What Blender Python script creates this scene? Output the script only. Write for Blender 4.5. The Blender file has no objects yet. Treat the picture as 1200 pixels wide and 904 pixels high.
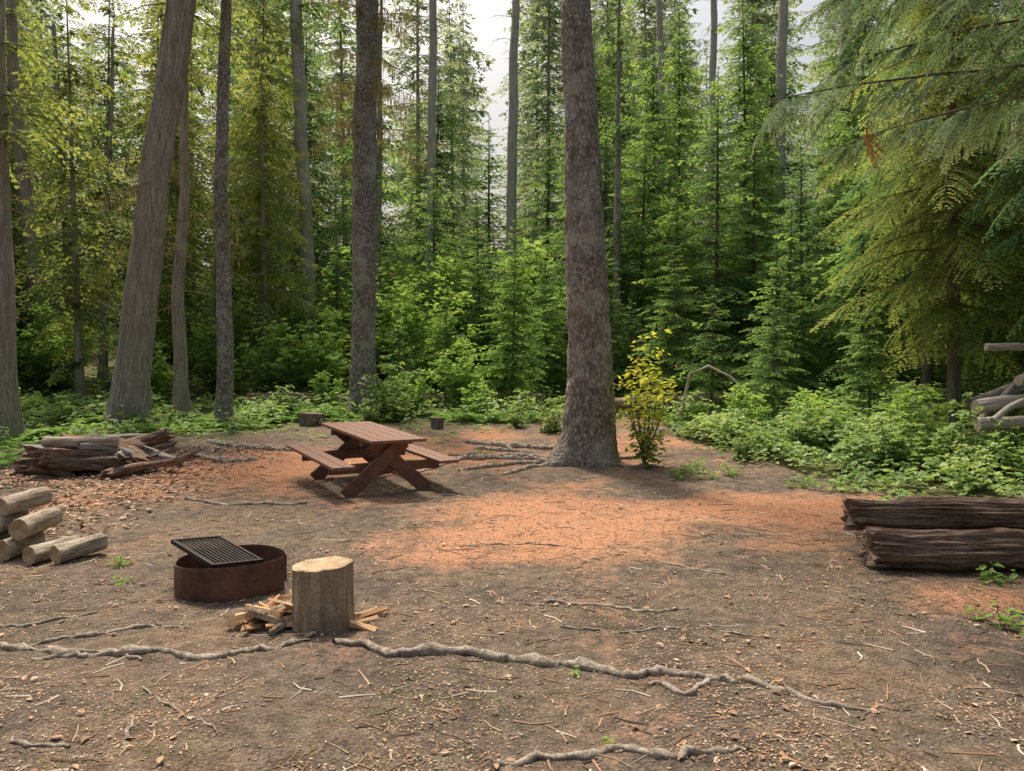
import bpy, math, random
import numpy as np
from mathutils import Vector, noise, Matrix
random.seed(7); R=np.random.RandomState(11)
scene=bpy.context.scene
scene.view_settings.view_transform='Standard'
try: scene.view_settings.look='None'
except: pass
scene.view_settings.exposure=0
# ---------------------------------------------------------------- materials
def newmat(name):
    m=bpy.data.materials.new(name); m.use_nodes=True
    nt=m.node_tree; nt.nodes.clear()
    return m,nt,nt.nodes,nt.links
def ramp(N,stops):
    r=N.new('ShaderNodeValToRGB'); e=r.color_ramp.elements
    while len(e)<len(stops): e.new(0.5)
    for i,(p,c) in enumerate(stops):
        e[i].position=p; e[i].color=(c[0],c[1],c[2],1)
    return r
def mixc(N,L,fac,a,b,mode='MIX'):
    m=N.new('ShaderNodeMix'); m.data_type='RGBA'; m.blend_type=mode
    if isinstance(fac,(int,float)): m.inputs[0].default_value=fac
    else: L.new(fac,m.inputs[0])
    for k,s in ((6,a),(7,b)):
        if isinstance(s,tuple): m.inputs[k].default_value=(s[0],s[1],s[2],1)
        else: L.new(s,m.inputs[k])
    return m.outputs[2]
def tex(N,L,vec,scale,detail=5,rough=.6,kind='noise',stretch=None):
    if stretch:
        mp=N.new('ShaderNodeMapping'); mp.inputs['Scale'].default_value=stretch; L.new(vec,mp.inputs['Vector']); vec=mp.outputs[0]
    if kind=='noise':
        t=N.new('ShaderNodeTexNoise'); t.inputs['Detail'].default_value=detail; t.inputs['Roughness'].default_value=rough
        o=t.outputs['Fac']
    else:
        t=N.new('ShaderNodeTexVoronoi'); t.feature=kind; o=t.outputs['Distance']
    t.inputs['Scale'].default_value=scale; L.new(vec,t.inputs['Vector'])
    return o
def finish(N,L,col,rough=.85,bump=None,bs=.5,bd=.02,spec=.3,metal=0):
    b=N.new('ShaderNodeBsdfPrincipled'); o=N.new('ShaderNodeOutputMaterial')
    if isinstance(col,tuple): b.inputs['Base Color'].default_value=(*col,1)
    else: L.new(col,b.inputs['Base Color'])
    b.inputs['Roughness'].default_value=rough; b.inputs['Specular IOR Level'].default_value=spec
    b.inputs['Metallic'].default_value=metal
    if bump is not None:
        n=N.new('ShaderNodeBump'); n.inputs['Strength'].default_value=bs; n.inputs['Distance'].default_value=bd
        L.new(bump,n.inputs['Height']); L.new(n.outputs[0],b.inputs['Normal'])
    L.new(b.outputs[0],o.inputs[0]); return b
def leafmat(name,dark,mid,light,trans=.4,gloss=False):
    m,nt,N,L=newmat(name)
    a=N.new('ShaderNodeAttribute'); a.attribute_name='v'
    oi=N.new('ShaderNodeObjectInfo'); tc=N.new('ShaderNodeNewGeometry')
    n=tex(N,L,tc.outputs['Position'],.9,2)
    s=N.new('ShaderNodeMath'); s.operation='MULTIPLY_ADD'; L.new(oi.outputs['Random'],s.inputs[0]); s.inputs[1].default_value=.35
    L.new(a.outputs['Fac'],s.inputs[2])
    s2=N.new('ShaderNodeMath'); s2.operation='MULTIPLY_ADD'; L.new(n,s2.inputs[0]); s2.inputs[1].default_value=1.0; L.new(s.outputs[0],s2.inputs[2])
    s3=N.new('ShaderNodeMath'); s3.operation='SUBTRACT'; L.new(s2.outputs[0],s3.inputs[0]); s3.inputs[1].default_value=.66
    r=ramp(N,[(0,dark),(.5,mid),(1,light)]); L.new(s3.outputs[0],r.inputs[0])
    if gloss:
        b=N.new('ShaderNodeBsdfPrincipled'); L.new(r.outputs[0],b.inputs['Base Color']); b.inputs['Roughness'].default_value=.5; b.inputs['Specular IOR Level'].default_value=.35
    else:
        b=N.new('ShaderNodeBsdfDiffuse'); L.new(r.outputs[0],b.inputs['Color'])
    t=N.new('ShaderNodeBsdfTranslucent')
    tcx=mixc(N,L,1.0,r.outputs[0],(1.25,1.2,.75),'MULTIPLY'); L.new(tcx,t.inputs[0])
    mx=N.new('ShaderNodeMixShader'); mx.inputs[0].default_value=trans
    L.new(b.outputs[0],mx.inputs[1]); L.new(t.outputs[0],mx.inputs[2])
    o=N.new('ShaderNodeOutputMaterial'); L.new(mx.outputs[0],o.inputs[0]); return m
def barkmat(name,c1,c2,c3,lichen=(.18,.2,.13),lam=.4,st=(9,9,1.1),flaky=False,bs=.9,moss=None):
    m,nt,N,L=newmat(name)
    tc=N.new('ShaderNodeTexCoord'); v=tc.outputs['Object']
    n1=tex(N,L,v,2.2,9,.72,stretch=st)
    r=ramp(N,[(.32,c1),(.5,c2),(.68,c3)]); L.new(n1,r.inputs[0])
    col=r.outputs[0]; h=n1
    if flaky:
        vo=tex(N,L,v,13,kind='F1',stretch=(1.5,1.5,.9))
        n4=tex(N,L,v,30,5,.7,stretch=(1,1,.6))
        ad=N.new('ShaderNodeMath'); ad.operation='MULTIPLY_ADD'; L.new(n4,ad.inputs[0]); ad.inputs[1].default_value=.9; L.new(vo,ad.inputs[2])
        rv=ramp(N,[(.5,(1.25,1.25,1.25)),(1.0,(.42,.40,.38))]); L.new(ad.outputs[0],rv.inputs[0])
        col=mixc(N,L,.85,col,rv.outputs[0],'MULTIPLY')
        mm=N.new('ShaderNodeMath'); mm.operation='SUBTRACT'; L.new(n1,mm.inputs[0]); L.new(ad.outputs[0],mm.inputs[1]); h=mm.outputs[0]
    n2=tex(N,L,v,1.3,6,.75)
    r2=ramp(N,[(.48,(0,0,0)),(.62,(lam,lam,lam))]); L.new(n2,r2.inputs[0])
    col=mixc(N,L,r2.outputs[0],col,lichen)
    if moss:
        n5=tex(N,L,v,2.1,7,.75); sp=N.new('ShaderNodeSeparateXYZ'); L.new(v,sp.inputs[0])
        hh=N.new('ShaderNodeMath'); hh.operation='MULTIPLY_ADD'; L.new(sp.outputs['Z'],hh.inputs[0]); hh.inputs[1].default_value=-.12; L.new(n5,hh.inputs[2])
        r5=ramp(N,[(.42,(0,0,0)),(.56,(.55,.55,.55))]); L.new(hh.outputs[0],r5.inputs[0]); col=mixc(N,L,r5.outputs[0],col,moss)
    n3=tex(N,L,v,45,4,.7); r3=ramp(N,[(.35,(.7,.7,.7)),(.65,(1.2,1.2,1.2))]); L.new(n3,r3.inputs[0]); col=mixc(N,L,.8,col,r3.outputs[0],'MULTIPLY')
    finish(N,L,col,.92,h,bs,.05,.1); return m
M={}
M['hem']=leafmat('hemlock_needles',(.09,.165,.075),(.20,.33,.12),(.36,.50,.17),.5)
M['hem2']=leafmat('fir_needles',(.075,.15,.09),(.155,.28,.145),(.28,.43,.20),.48)
M['far']=leafmat('far_needles_hazed',(.19,.25,.19),(.30,.38,.27),(.45,.52,.36),.5)  # lighter, desaturated greens: aerial haze mixed into the leaf colour
M['ced']=leafmat('cedar_sprays',(.12,.16,.06),(.25,.31,.10),(.42,.45,.17),.5)
M['over']=leafmat('cedar_sprays_grey_green',(.10,.15,.10),(.21,.29,.17),(.40,.47,.30),.32)  # pale grey-green is the overhanging cedar's own leaf colour
M['map']=leafmat('maple_leaves',(.15,.26,.09),(.29,.46,.14),(.46,.62,.21),.5)
M['thi']=leafmat('thimbleberry_leaves',(.12,.205,.07),(.23,.36,.12),(.42,.54,.21),.43,True)
M['yel']=leafmat('yellow_leaves',(.15,.25,.04),(.33,.43,.07),(.66,.64,.13),.5)
M['fern']=leafmat('fern_fronds',(.10,.20,.05),(.21,.37,.09),(.34,.50,.16),.45)
M['grass']=leafmat('grass_blades',(.10,.14,.05),(.2,.26,.09),(.36,.38,.18),.3)
M['dead']=leafmat('dead_twigs',(.16,.12,.08),(.27,.2,.13),(.40,.33,.22),.2)
M['brn']=leafmat('dead_foliage',(.30,.13,.06),(.45,.21,.10),(.55,.3,.16),.3)
M['moss']=leafmat('hanging_lichen',(.17,.15,.07),(.27,.235,.11),(.40,.35,.19),.35)
M['cedbark']=barkmat('cedar_bark',(.13,.11,.095),(.36,.315,.275),(.58,.53,.47),lam=.3,st=(16,16,.8),moss=(.18,.19,.10))
M['hembark']=barkmat('hemlock_bark',(.18,.16,.14),(.42,.385,.345),(.62,.58,.53),(.50,.50,.44),.65,(6,6,2.8),True,moss=(.20,.20,.10))
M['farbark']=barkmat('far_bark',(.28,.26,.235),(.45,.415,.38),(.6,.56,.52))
M['darkbark']=barkmat('dark_bark',(.08,.065,.055),(.19,.16,.13),(.31,.26,.22))
M['logbark']=barkmat('rotten_wood',(.045,.03,.023),(.25,.165,.12),(.58,.46,.37),(.40,.34,.29),.65,(16,16,.9),bs=1)
M['grey']=barkmat('weathered_wood',(.24,.21,.18),(.48,.43,.37),(.66,.61,.54),(.4,.37,.3),.3,(12,12,.8))
M['stumpside']=barkmat('stump_wood',(.13,.09,.06),(.41,.32,.21),(.62,.53,.40),(.26,.2,.13),.7,(9,9,.6))
M['fire']=barkmat('firewood_bark',(.17,.13,.09),(.40,.33,.25),(.60,.54,.45),(.55,.5,.42),.5,(6,6,1.4))
M['root']=barkmat('root_wood',(.17,.14,.11),(.37,.315,.255),(.62,.56,.47),(.25,.2,.15),.5,(10,10,10),bs=.7)
def cutwood():
    m,nt,N,L=newmat('cut_wood'); tc=N.new('ShaderNodeTexCoord')
    w=N.new('ShaderNodeTexWave'); w.wave_type='RINGS'; w.rings_direction='Z'; w.inputs['Scale'].default_value=22; w.inputs['Distortion'].default_value=3; w.inputs['Detail'].default_value=3
    L.new(tc.outputs['Object'],w.inputs['Vector'])
    r=ramp(N,[(0,(.40,.28,.165)),(1,(.60,.47,.31))]); L.new(w.outputs['Fac'],r.inputs[0])
    n=tex(N,L,tc.outputs['Object'],9,6); r2=ramp(N,[(.35,(.5,.44,.38)),(.65,(1,1,1))]); L.new(n,r2.inputs[0])
    finish(N,L,mixc(N,L,1.0,r.outputs[0],r2.outputs[0],'MULTIPLY'),.8,n,.3,.01); return m
M['cut']=cutwood()
def simple(name,a,b,scale,stretch=None,rough=.8,metal=0,bs=.4,spec=.3,dirt=None):
    m,nt,N,L=newmat(name); tc=N.new('ShaderNodeTexCoord')
    n=tex(N,L,tc.outputs['Object'],scale,8,.65,stretch=stretch)
    r=ramp(N,[(.3,a),(.7,b)]); L.new(n,r.inputs[0]); c=r.outputs[0]
    if dirt:
        n2=tex(N,L,tc.outputs['Object'],5,8,.75); r2=ramp(N,[(.5,(0,0,0)),(.7,(.5,.5,.5))]); L.new(n2,r2.inputs[0]); c=mixc(N,L,r2.outputs[0],c,dirt)
    finish(N,L,c,rough,n,bs,.008,spec,metal); return m
M['table']=simple('brown_stained_wood',(.13,.06,.04),(.27,.14,.095),4,(14,1,14),.55,dirt=(.30,.22,.16),spec=.4)
M['tableX']=simple('brown_stained_frame',(.12,.06,.042),(.24,.13,.09),6,None,.65,dirt=(.2,.14,.1))
M['rust']=simple('rusted_steel',(.045,.025,.02),(.17,.08,.055),7,None,.6,.3,.3,.4,dirt=(.22,.12,.08))
M['iron']=simple('black_iron',(.02,.018,.018),(.06,.05,.045),12,None,.5,.6)
M['kind']=simple('split_wood',(.42,.23,.12),(.66,.44,.25),5,(1,12,12),.8)
M['ash']=simple('ash',(.05,.05,.05),(.2,.19,.18),20)
M['stone']=simple('pebble_stone',(.16,.14,.12),(.42,.38,.34),30)
def litmat():
    m,nt,N,L=newmat('litter_flakes'); a=N.new('ShaderNodeAttribute'); a.attribute_name='v'
    r=ramp(N,[(0,(.08,.06,.045)),(.3,(.22,.15,.10)),(.6,(.44,.25,.145)),(.85,(.52,.40,.29)),(1,(.70,.62,.50))]); L.new(a.outputs['Fac'],r.inputs[0])
    finish(N,L,r.outputs[0],.85); return m
M['lit']=litmat()
# ---------------------------------------------------------------- mesh builder
class MB:
    def __init__(s): s.V=[];s.F=[];s.n=0
    def add(s,V,F,mat=0,v=.5,smooth=False):
        V=np.asarray(V,float); F=np.asarray(F,int)
        if len(F)==0: return
        vv=np.full(len(F),v,float) if np.isscalar(v) else np.asarray(v,float)
        s.V.append(V); s.F.append((F+s.n,mat,vv,smooth)); s.n+=len(V)
    def mesh(s,name,mats):
        me=bpy.data.meshes.new(name); V=np.concatenate(s.V)
        me.vertices.add(len(V)); me.vertices.foreach_set('co',V.ravel().astype(np.float32))
        lo=np.concatenate([f[0].ravel() for f in s.F]); tot=np.concatenate([np.full(len(f[0]),f[0].shape[1]) for f in s.F])
        st=np.concatenate([[0],np.cumsum(tot)[:-1]])
        me.loops.add(len(lo)); me.loops.foreach_set('vertex_index',lo.astype(np.int32))
        me.polygons.add(len(tot)); me.polygons.foreach_set('loop_start',st.astype(np.int32))
        me.polygons.foreach_set('loop_total',tot.astype(np.int32))
        me.polygons.foreach_set('material_index',np.concatenate([np.full(len(f[0]),f[1]) for f in s.F]).astype(np.int32))
        me.polygons.foreach_set('use_smooth',np.concatenate([np.full(len(f[0]),f[3]) for f in s.F]).astype(bool))
        for m in mats: me.materials.append(m)
        a=me.attributes.new('v','FLOAT','FACE'); a.data.foreach_set('value',np.concatenate([f[2] for f in s.F]).astype(np.float32))
        me.update(calc_edges=True); me.validate(); return me
def obj(name,me,loc=(0,0,0),rot=(0,0,0),sc=1,parent=None):
    o=bpy.data.objects.new(name,me); scene.collection.objects.link(o)
    o.location=loc; o.rotation_euler=rot; o.scale=(sc,)*3 if np.isscalar(sc) else sc
    if parent: o.parent=parent
    return o
def empty(name,loc=(0,0,0),rot=(0,0,0)):
    o=bpy.data.objects.new(name,None); scene.collection.objects.link(o); o.location=loc; o.rotation_euler=rot; o.empty_display_size=.2; return o
def tube(P,rad,sides=6,cap=True):
    P=np.asarray(P,float); rad=np.asarray(rad,float); n=len(P)
    T=np.gradient(P,axis=0); T/=np.linalg.norm(T,axis=1)[:,None]+1e-9
    up=np.array([0,0,1.]) if abs(T[0][2])<.9 else np.array([1.,0,0])
    A=np.cross(T,up); A/=np.linalg.norm(A,axis=1)[:,None]+1e-9; B=np.cross(T,A)
    th=np.arange(sides)*2*math.pi/sides
    V=(P[:,None]+rad[:,None,None]*(A[:,None]*np.cos(th)[None,:,None]+B[:,None]*np.sin(th)[None,:,None])).reshape(-1,3)
    F=[]
    for i in range(n-1):
        for j in range(sides):
            a=i*sides+j; b=i*sides+(j+1)%sides; F.append((a,b,b+sides,a+sides))
    return V,np.array(F)
T_BL=(np.array([(0,0,0),(.4,.5,0),(1,0,-.06),(.4,-.5,0)]),np.array([(0,1,2,3)]))
T_LF=(np.array([(0,0,0),(.3,.45,.08),(.72,.34,.05),(1,0,-.08),(.72,-.34,.05),(.3,-.45,.08)]),np.array([(0,1,2,3),(0,3,4,5)]))
def lobed():
    V=[];F=[]
    for a,s in ((0,1),(1.0,.8),(-1.0,.8)):
        b=T_LF[0]*np.array([s,s*.9,1]); c,sn=math.cos(a),math.sin(a)
        b=np.stack([b[:,0]*c-b[:,1]*sn,b[:,0]*sn+b[:,1]*c,b[:,2]-abs(a)*.02],1); F.append(T_LF[1]+6*len(V)); V.append(b)
    return np.concatenate(V),np.concatenate(F)
T_LOB=lobed()
def leaves(P,D,Nn,L,W,T=T_BL,v=None):
    P,D,Nn=map(lambda a:np.asarray(a,float),(P,D,Nn)); L=np.asarray(L,float);W=np.asarray(W,float)
    D=D/(np.linalg.norm(D,axis=1)[:,None]+1e-9); S=np.cross(Nn,D); S/=np.linalg.norm(S,axis=1)[:,None]+1e-9; U=np.cross(D,S)
    t,f=T
    V=P[:,None]+D[:,None]*(t[None,:,0:1]*L[:,None,None])+S[:,None]*(t[None,:,1:2]*W[:,None,None])+U[:,None]*(t[None,:,2:3]*L[:,None,None])
    k=len(t); n=len(P)
    F=(f[None]+(np.arange(n)*k)[:,None,None]).reshape(-1,f.shape[1])
    vv=R.rand(n) if v is None else np.asarray(v)
    return V.reshape(-1,3),F,np.repeat(vv,len(f))
def branch(L,bl=.07,bw=.022,droop=.25,up=.1,step=.07,tw=.42,ang=.95,tdroop=.3,seed=0):
    r=random.Random(seed); P=[];D=[];Nn=[];Ls=[];Ws=[];vv=[]
    s=.08
    while s<1:
        p0=np.array([L*s,r.uniform(-.01,.01)*L,L*(up*s-droop*s*s)])
        for side in (1,-1):
            l=tw*L*min(1,(1-s)*1.15+.08)*min(1,s/.22)*r.uniform(.55,1.15)
            a=ang*r.uniform(.8,1.15); d=np.array([math.cos(a),side*math.sin(a),-.08-r.random()*.25]); tv=r.random()
            nb=max(2,int(l/(bl*.5)))
            for j in range(nb):
                q=(j+.5)/nb; p=p0+d*l*q; p[2]-=tdroop*l*q*q
                for sd in (1,-1):
                    aa=a*side+sd*r.uniform(.4,.8)
                    P.append(p); D.append((math.cos(aa),math.sin(aa),-.15-tdroop*q+r.uniform(-.15,.15)))
                    Nn.append((r.uniform(-.5,.5),r.uniform(-.5,.5),1)); k=bl*r.uniform(.7,1.25)*(1-.3*q); Ls.append(k); Ws.append(bw*r.uniform(.7,1.3))
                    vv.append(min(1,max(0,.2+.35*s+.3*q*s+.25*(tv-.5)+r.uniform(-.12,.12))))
        s+=step/L*r.uniform(.8,1.2)
    V,F,v=leaves(P,D,Nn,Ls,Ws,T_BL,vv)
    return V,F,v,(L,up,droop)
def lib(lens,**k): return [branch(l,seed=int(l*100)+i*17,**k) for l in lens for i in range(2)]
def conifer(name,H,Rr,z0,lb,fm,bm,dz=.28,nb=5,r0=.15,pitch=(-.1,.35),power=.8,gap=.12,seed=0,trunk=True,minl=.3):
    r=random.Random(seed); mb=MB(); z=z0
    lens=np.array([b[3][0] for b in lb])
    while z<H-.1:
        t=(z-z0)/(H-z0); n=nb if t<.85 else 4; ph=r.random()*6.28
        for i in range(n):
            if r.random()<gap: continue
            l=max(.15,Rr*(1-t)**power*r.uniform(.55,1.15)*(.6+.4*min(1,t*6)))
            c=np.argsort(abs(lens-l))[:3]; b=lb[c[r.randrange(min(3,len(c)))]]; sc=l/b[3][0]
            az=ph+i*6.283/n+r.uniform(-.35,.35); pt=pitch[0]+(pitch[1]-pitch[0])*t**1.5+r.uniform(-.15,.15); 
            roll=r.uniform(-.25,.25)
            m=Matrix.Rotation(az,3,'Z')@Matrix.Rotation(-pt,3,'Y')@Matrix.Rotation(roll,3,'X')
            m=np.array(m); zz=z+r.uniform(-.5,.5)*dz
            V=(b[0]*sc)@m.T+np.array([0,0,zz])
            mb.add(V,b[1],0,np.clip(b[2]+r.uniform(-.15,.15),0,1))
            s=np.linspace(0,.85,4); L,up,dr=b[3]
            cp=np.stack([L*s,0*s,L*(up*s-dr*s*s)],1)*sc; cp=cp@m.T+np.array([0,0,zz])
            TV,TF=tube(cp,np.linspace(.006+.009*l,.003,4),3); mb.add(TV,TF,1,.4)
        z+=dz*r.uniform(.75,1.25)*(1-.45*t)
    if trunk:
        zz=np.linspace(-.2,H,10); TV,TF=tube(np.stack([0*zz,0*zz,zz],1),r0*(1-zz.clip(0)/H*.93),9); mb.add(TV,TF,1,.5,True)
    return mb.mesh(name,[M[fm],M[bm]])
def sm(a,b,x):
    t=min(1,max(0,(x-a)/(b-a))); return t*t*(3-2*t)
def gh(x,y,fine=True):
    t=max(0,y-8); z=.05*t*t/(t+2)
    if y>38: z+=.10*(y-38)**1.0*sm(38,50,y)
    z=min(z,16)
    z+=sm(5,13,x)*sm(8,16,y)*1.2+sm(-8,-18,x)*sm(14,25,y)*.5
    z+=.07*noise.noise((x*.35,y*.35,3.1))*sm(3,9,y)+.025*noise.noise((x*1.4,y*1.4,.4))
    if fine: z+=.014*noise.noise((x*5,y*5,1.4))
    return z
# ---------------------------------------------------------------- ground
def axis(lo,hi,st,end_lo,end_hi,g=1.12):
    a=list(np.arange(lo,hi,st)); s=st; x=a[-1]
    while x<end_hi: s*=g; x+=s; a.append(x)
    s=st; x=lo; pre=[]
    while x>end_lo: s*=g; x-=s; pre.append(x)
    return np.array(pre[::-1]+a)
xs=axis(-5,5,.05,-400,400); ys=axis(2,11.5,.05,-60,600)
nx,ny=len(xs),len(ys)
def clear(x,y):
    """1 inside the campsite clearing, 0 in the forest"""
    w=1.3*noise.noise((x*.5,y*.5,9))+.5*noise.noise((x*1.7,y*1.7,3))
    back=17.8+w*1.2
    if x<-5.5: back=16-(-5.5-x)*.45+w
    if x>3.6: back=max(9.6,15.2-(x-3.6)*4)+w*.5
    if 2.2<x<=3.6: back=20+w
    return 1-sm(back-.9,back+.9,y)
def needles(x,y):
    g=lambda cx,cy,sx,sy,a:a*math.exp(-((x-cx)/sx)**2-((y-cy)/sy)**2)
    m=g(.5,8.0,1.5,1.6,1.25)+g(3.3,8.7,1.5,1.0,1.15)+g(-3.9,12.0,1.9,1.7,1.15)+g(-.2,12.8,3,1.2,.6)+g(1.5,15.5,4,2.0,.5)+g(-5,9.5,1.4,1.2,.4)+g(3.3,5.3,.6,.35,.7)
    k=.6+.4*sm(4.8,7.5,y)
    m+=k*(.5*noise.noise((x*.8,y*.8,5))+.35*noise.noise((x*2.7,y*2.7,8)))
    return min(1,max(0,m))
Z=np.empty(nx*ny);ND=np.zeros(nx*ny);CL=np.empty(nx*ny); V=np.empty((nx*ny,3)); k=0
for y in ys:
    for x in xs:
        V[k]=(x,y,gh(x,y)); CL[k]=clear(x,y)
        if -12<x<12 and 2<y<25: ND[k]=needles(x,y)
        k+=1
ii,jj=np.meshgrid(np.arange(ny-1),np.arange(nx-1),indexing='ij'); a=(ii*nx+jj).ravel()
F=np.stack([a,a+1,a+1+nx,a+nx],1)
mb=MB(); mb.add(V,F,0,.5,True)
def groundmat():
    m,nt,N,L=newmat('forest_ground'); g=N.new('ShaderNodeNewGeometry'); p=g.outputs['Position']
    big=tex(N,L,p,.8,6,.65); mid=tex(N,L,p,8,8,.72); fine=tex(N,L,p,70,7,.8); vo=tex(N,L,p,42,kind='F1')
    base=ramp(N,[(.32,(.06,.048,.039)),(.46,(.16,.13,.105)),(.58,(.265,.22,.18)),(.74,(.52,.455,.385))]); L.new(fine,base.inputs[0])  # gravelly soil, albedo also lowered in place of canopy shade over the foreground
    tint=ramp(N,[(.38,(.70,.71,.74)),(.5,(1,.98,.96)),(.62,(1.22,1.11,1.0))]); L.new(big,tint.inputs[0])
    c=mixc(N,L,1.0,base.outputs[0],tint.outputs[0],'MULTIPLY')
    t2=ramp(N,[(.35,(.5,.48,.46)),(.65,(1.28,1.24,1.19))]); L.new(mid,t2.inputs[0]); c=mixc(N,L,.95,c,t2.outputs[0],'MULTIPLY')
    nd=ramp(N,[(.3,(.24,.105,.06)),(.5,(.60,.29,.16)),(.7,(.84,.50,.31))]); L.new(fine,nd.inputs[0])
    at=N.new('ShaderNodeAttribute'); at.attribute_name='needle'
    mm=N.new('ShaderNodeMath'); mm.operation='MULTIPLY_ADD'; L.new(mid,mm.inputs[0]); mm.inputs[1].default_value=1.2; 
    ms=N.new('ShaderNodeMath'); ms.operation='SUBTRACT'; L.new(at.outputs['Fac'],ms.inputs[0]); ms.inputs[1].default_value=.68; L.new(ms.outputs[0],mm.inputs[2])
    rr=ramp(N,[(.1,(0,0,0)),(.75,(.9,.9,.9))]); L.new(mm.outputs[0],rr.inputs[0])
    c=mixc(N,L,rr.outputs[0],c,nd.outputs[0])
    gs=tex(N,L,p,2.3,6,.7); gr=ramp(N,[(.55,(0,0,0)),(.7,(.5,.5,.5))]); L.new(gs,gr.inputs[0]); c=mixc(N,L,gr.outputs[0],c,(.15,.145,.08))
    fo=ramp(N,[(.35,(.06,.065,.03)),(.55,(.14,.15,.065)),(.7,(.26,.21,.12))]); L.new(mid,fo.inputs[0])
    ac=N.new('ShaderNodeAttribute'); ac.attribute_name='clearing'
    c=mixc(N,L,ac.outputs['Fac'],fo.outputs[0],c)
    h=N.new('ShaderNodeMath'); h.operation='ADD'; L.new(fine,h.inputs[0]); L.new(mid,h.inputs[1])
    h2=N.new('ShaderNodeMath'); h2.operation='SUBTRACT'; L.new(h.outputs[0],h2.inputs[0]); L.new(vo,h2.inputs[1])
    finish(N,L,c,.95,h2.outputs[0],.8,.025,.1); return m
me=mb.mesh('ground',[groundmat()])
for nme,arr in (('needle',ND),('clearing',CL)):
    at=me.attributes.new(nme,'FLOAT','POINT'); at.data.foreach_set('value',arr.astype(np.float32))
obj('ground',me)
# ---------------------------------------------------------------- near trunks
def trunk_mesh(path,radii,seg=40,dzr=.08,ridge=.10,flare=.55,lobes=5,seed=0,fr=3.0,zst=.35,flh=.55):
    path=np.array(path,float); zt=path[-1][2]; zz=np.arange(-.35,zt,dzr)
    px=np.interp(zz,path[:,2],path[:,0]); py=np.interp(zz,path[:,2],path[:,1]); rr=np.interp(zz,path[:,2],radii)
    V=np.empty((len(zz),seg,3)); rnd=random.Random(seed); ph=rnd.random()*6
    la=[(rnd.uniform(0,6.28),rnd.uniform(.5,1.2)) for _ in range(lobes)]
    for i,z in enumerate(zz):
        f=math.exp(-max(z,0)/flh); wx=.06*noise.noise((z*.45,seed,1))*min(1,max(0,z)); 
        for j in range(seg):
            th=j*2*math.pi/seg; c,s=math.cos(th),math.sin(th)
            lob=sum(w*max(0,math.cos(th-a0))**6 for a0,w in la)
            n=noise.noise((c*fr+seed,s*fr,z*zst*fr))+.6*noise.noise((c*fr*2.6,s*fr*2.6+seed,z*zst*fr*2))
            r=rr[i]*(1+ridge*n+.05*math.sin(2*th+ph+z*.3)+.06*noise.noise((z*.8,seed,4)))+rr[i]*flare*f*(.25+lob)
            V[i,j]=(px[i]+wx+r*c,py[i]+r*s,z)
    n=len(zz); F=[(i*seg+j,i*seg+(j+1)%seg,(i+1)*seg+(j+1)%seg,(i+1)*seg+j) for i in range(n-1) for j in range(seg)]
    return V.reshape(-1,3),np.array(F)
def twigs_on(mb,path,radii,z0,z1,n,L=(.4,1.2),mat=1,sub=4,down=.3,seed=0,moss=None,az=None):
    r=random.Random(seed); path=np.array(path,float)
    P=[];D=[];Nn=[];Ls=[];Ws=[]
    for _ in range(n):
        z=r.uniform(z0,z1); b=np.array([np.interp(z,path[:,2],path[:,0]),np.interp(z,path[:,2],path[:,1]),z])
        a=r.uniform(0,6.28) if az is None else r.uniform(*az); l=r.uniform(*L); d=np.array([math.cos(a),math.sin(a),r.uniform(-.3,.25)])
        pts=[b+d*l*s+np.array([r.uniform(-.03,.03)*l,r.uniform(-.03,.03)*l,-down*l*s*s]) for s in np.linspace(0,1,6)]
        V,F=tube(pts,np.linspace(.007+.006*l,.003,6),4); mb.add(V,F,mat,.35)
        for k in range(sub):
            i=r.randint(1,4); a2=a+r.choice((-1,1))*r.uniform(.5,1.1); l2=l*r.uniform(.25,.5); d2=np.array([math.cos(a2),math.sin(a2),r.uniform(-.5,.1)])
            V,F=tube([pts[i],pts[i]+d2*l2*.5,pts[i]+d2*l2+np.array([0,0,-.15*l2])],[.006,.004,.002],3); mb.add(V,F,mat,.5)
        if moss:
            for k in range(int(moss*l)):
                i=r.random()*5; j=int(i); p=pts[j]*(1-i+j)+pts[min(5,j+1)]*(i-j)
                P.append(p+np.array([r.uniform(-.12,.12),r.uniform(-.12,.12),0])); D.append((r.uniform(-.12,.12),r.uniform(-.12,.12),-1)); a3=r.uniform(0,6.28); Nn.append((math.cos(a3),math.sin(a3),0)); Ls.append(r.uniform(.06,.42)); Ws.append(r.uniform(.008,.03))
    if P:
        V,F,v=leaves(P,D,Nn,Ls,Ws); mb.add(V,F,3,v)
LB_f=lib([.35,.7,1.1,1.7],bl=.085,bw=.034,step=.10)
LB_m=lib([.4,.8,1.3,2.0],bl=.125,bw=.05,step=.15,droop=.32)
LB_c=lib([.6,1.2,2.0,2.8],bl=.17,bw=.068,step=.21,droop=.45,tdroop=.7,up=.2)
LB_t=lib([.8,1.6,2.6,3.6],bl=.25,bw=.10,step=.31,droop=.45,tdroop=.5,up=.15,tw=.46)
LB_near=lib([.5,1.0,1.6,2.3],bl=.065,bw=.024,step=.085,droop=.42,tdroop=.5,up=.15)
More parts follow.
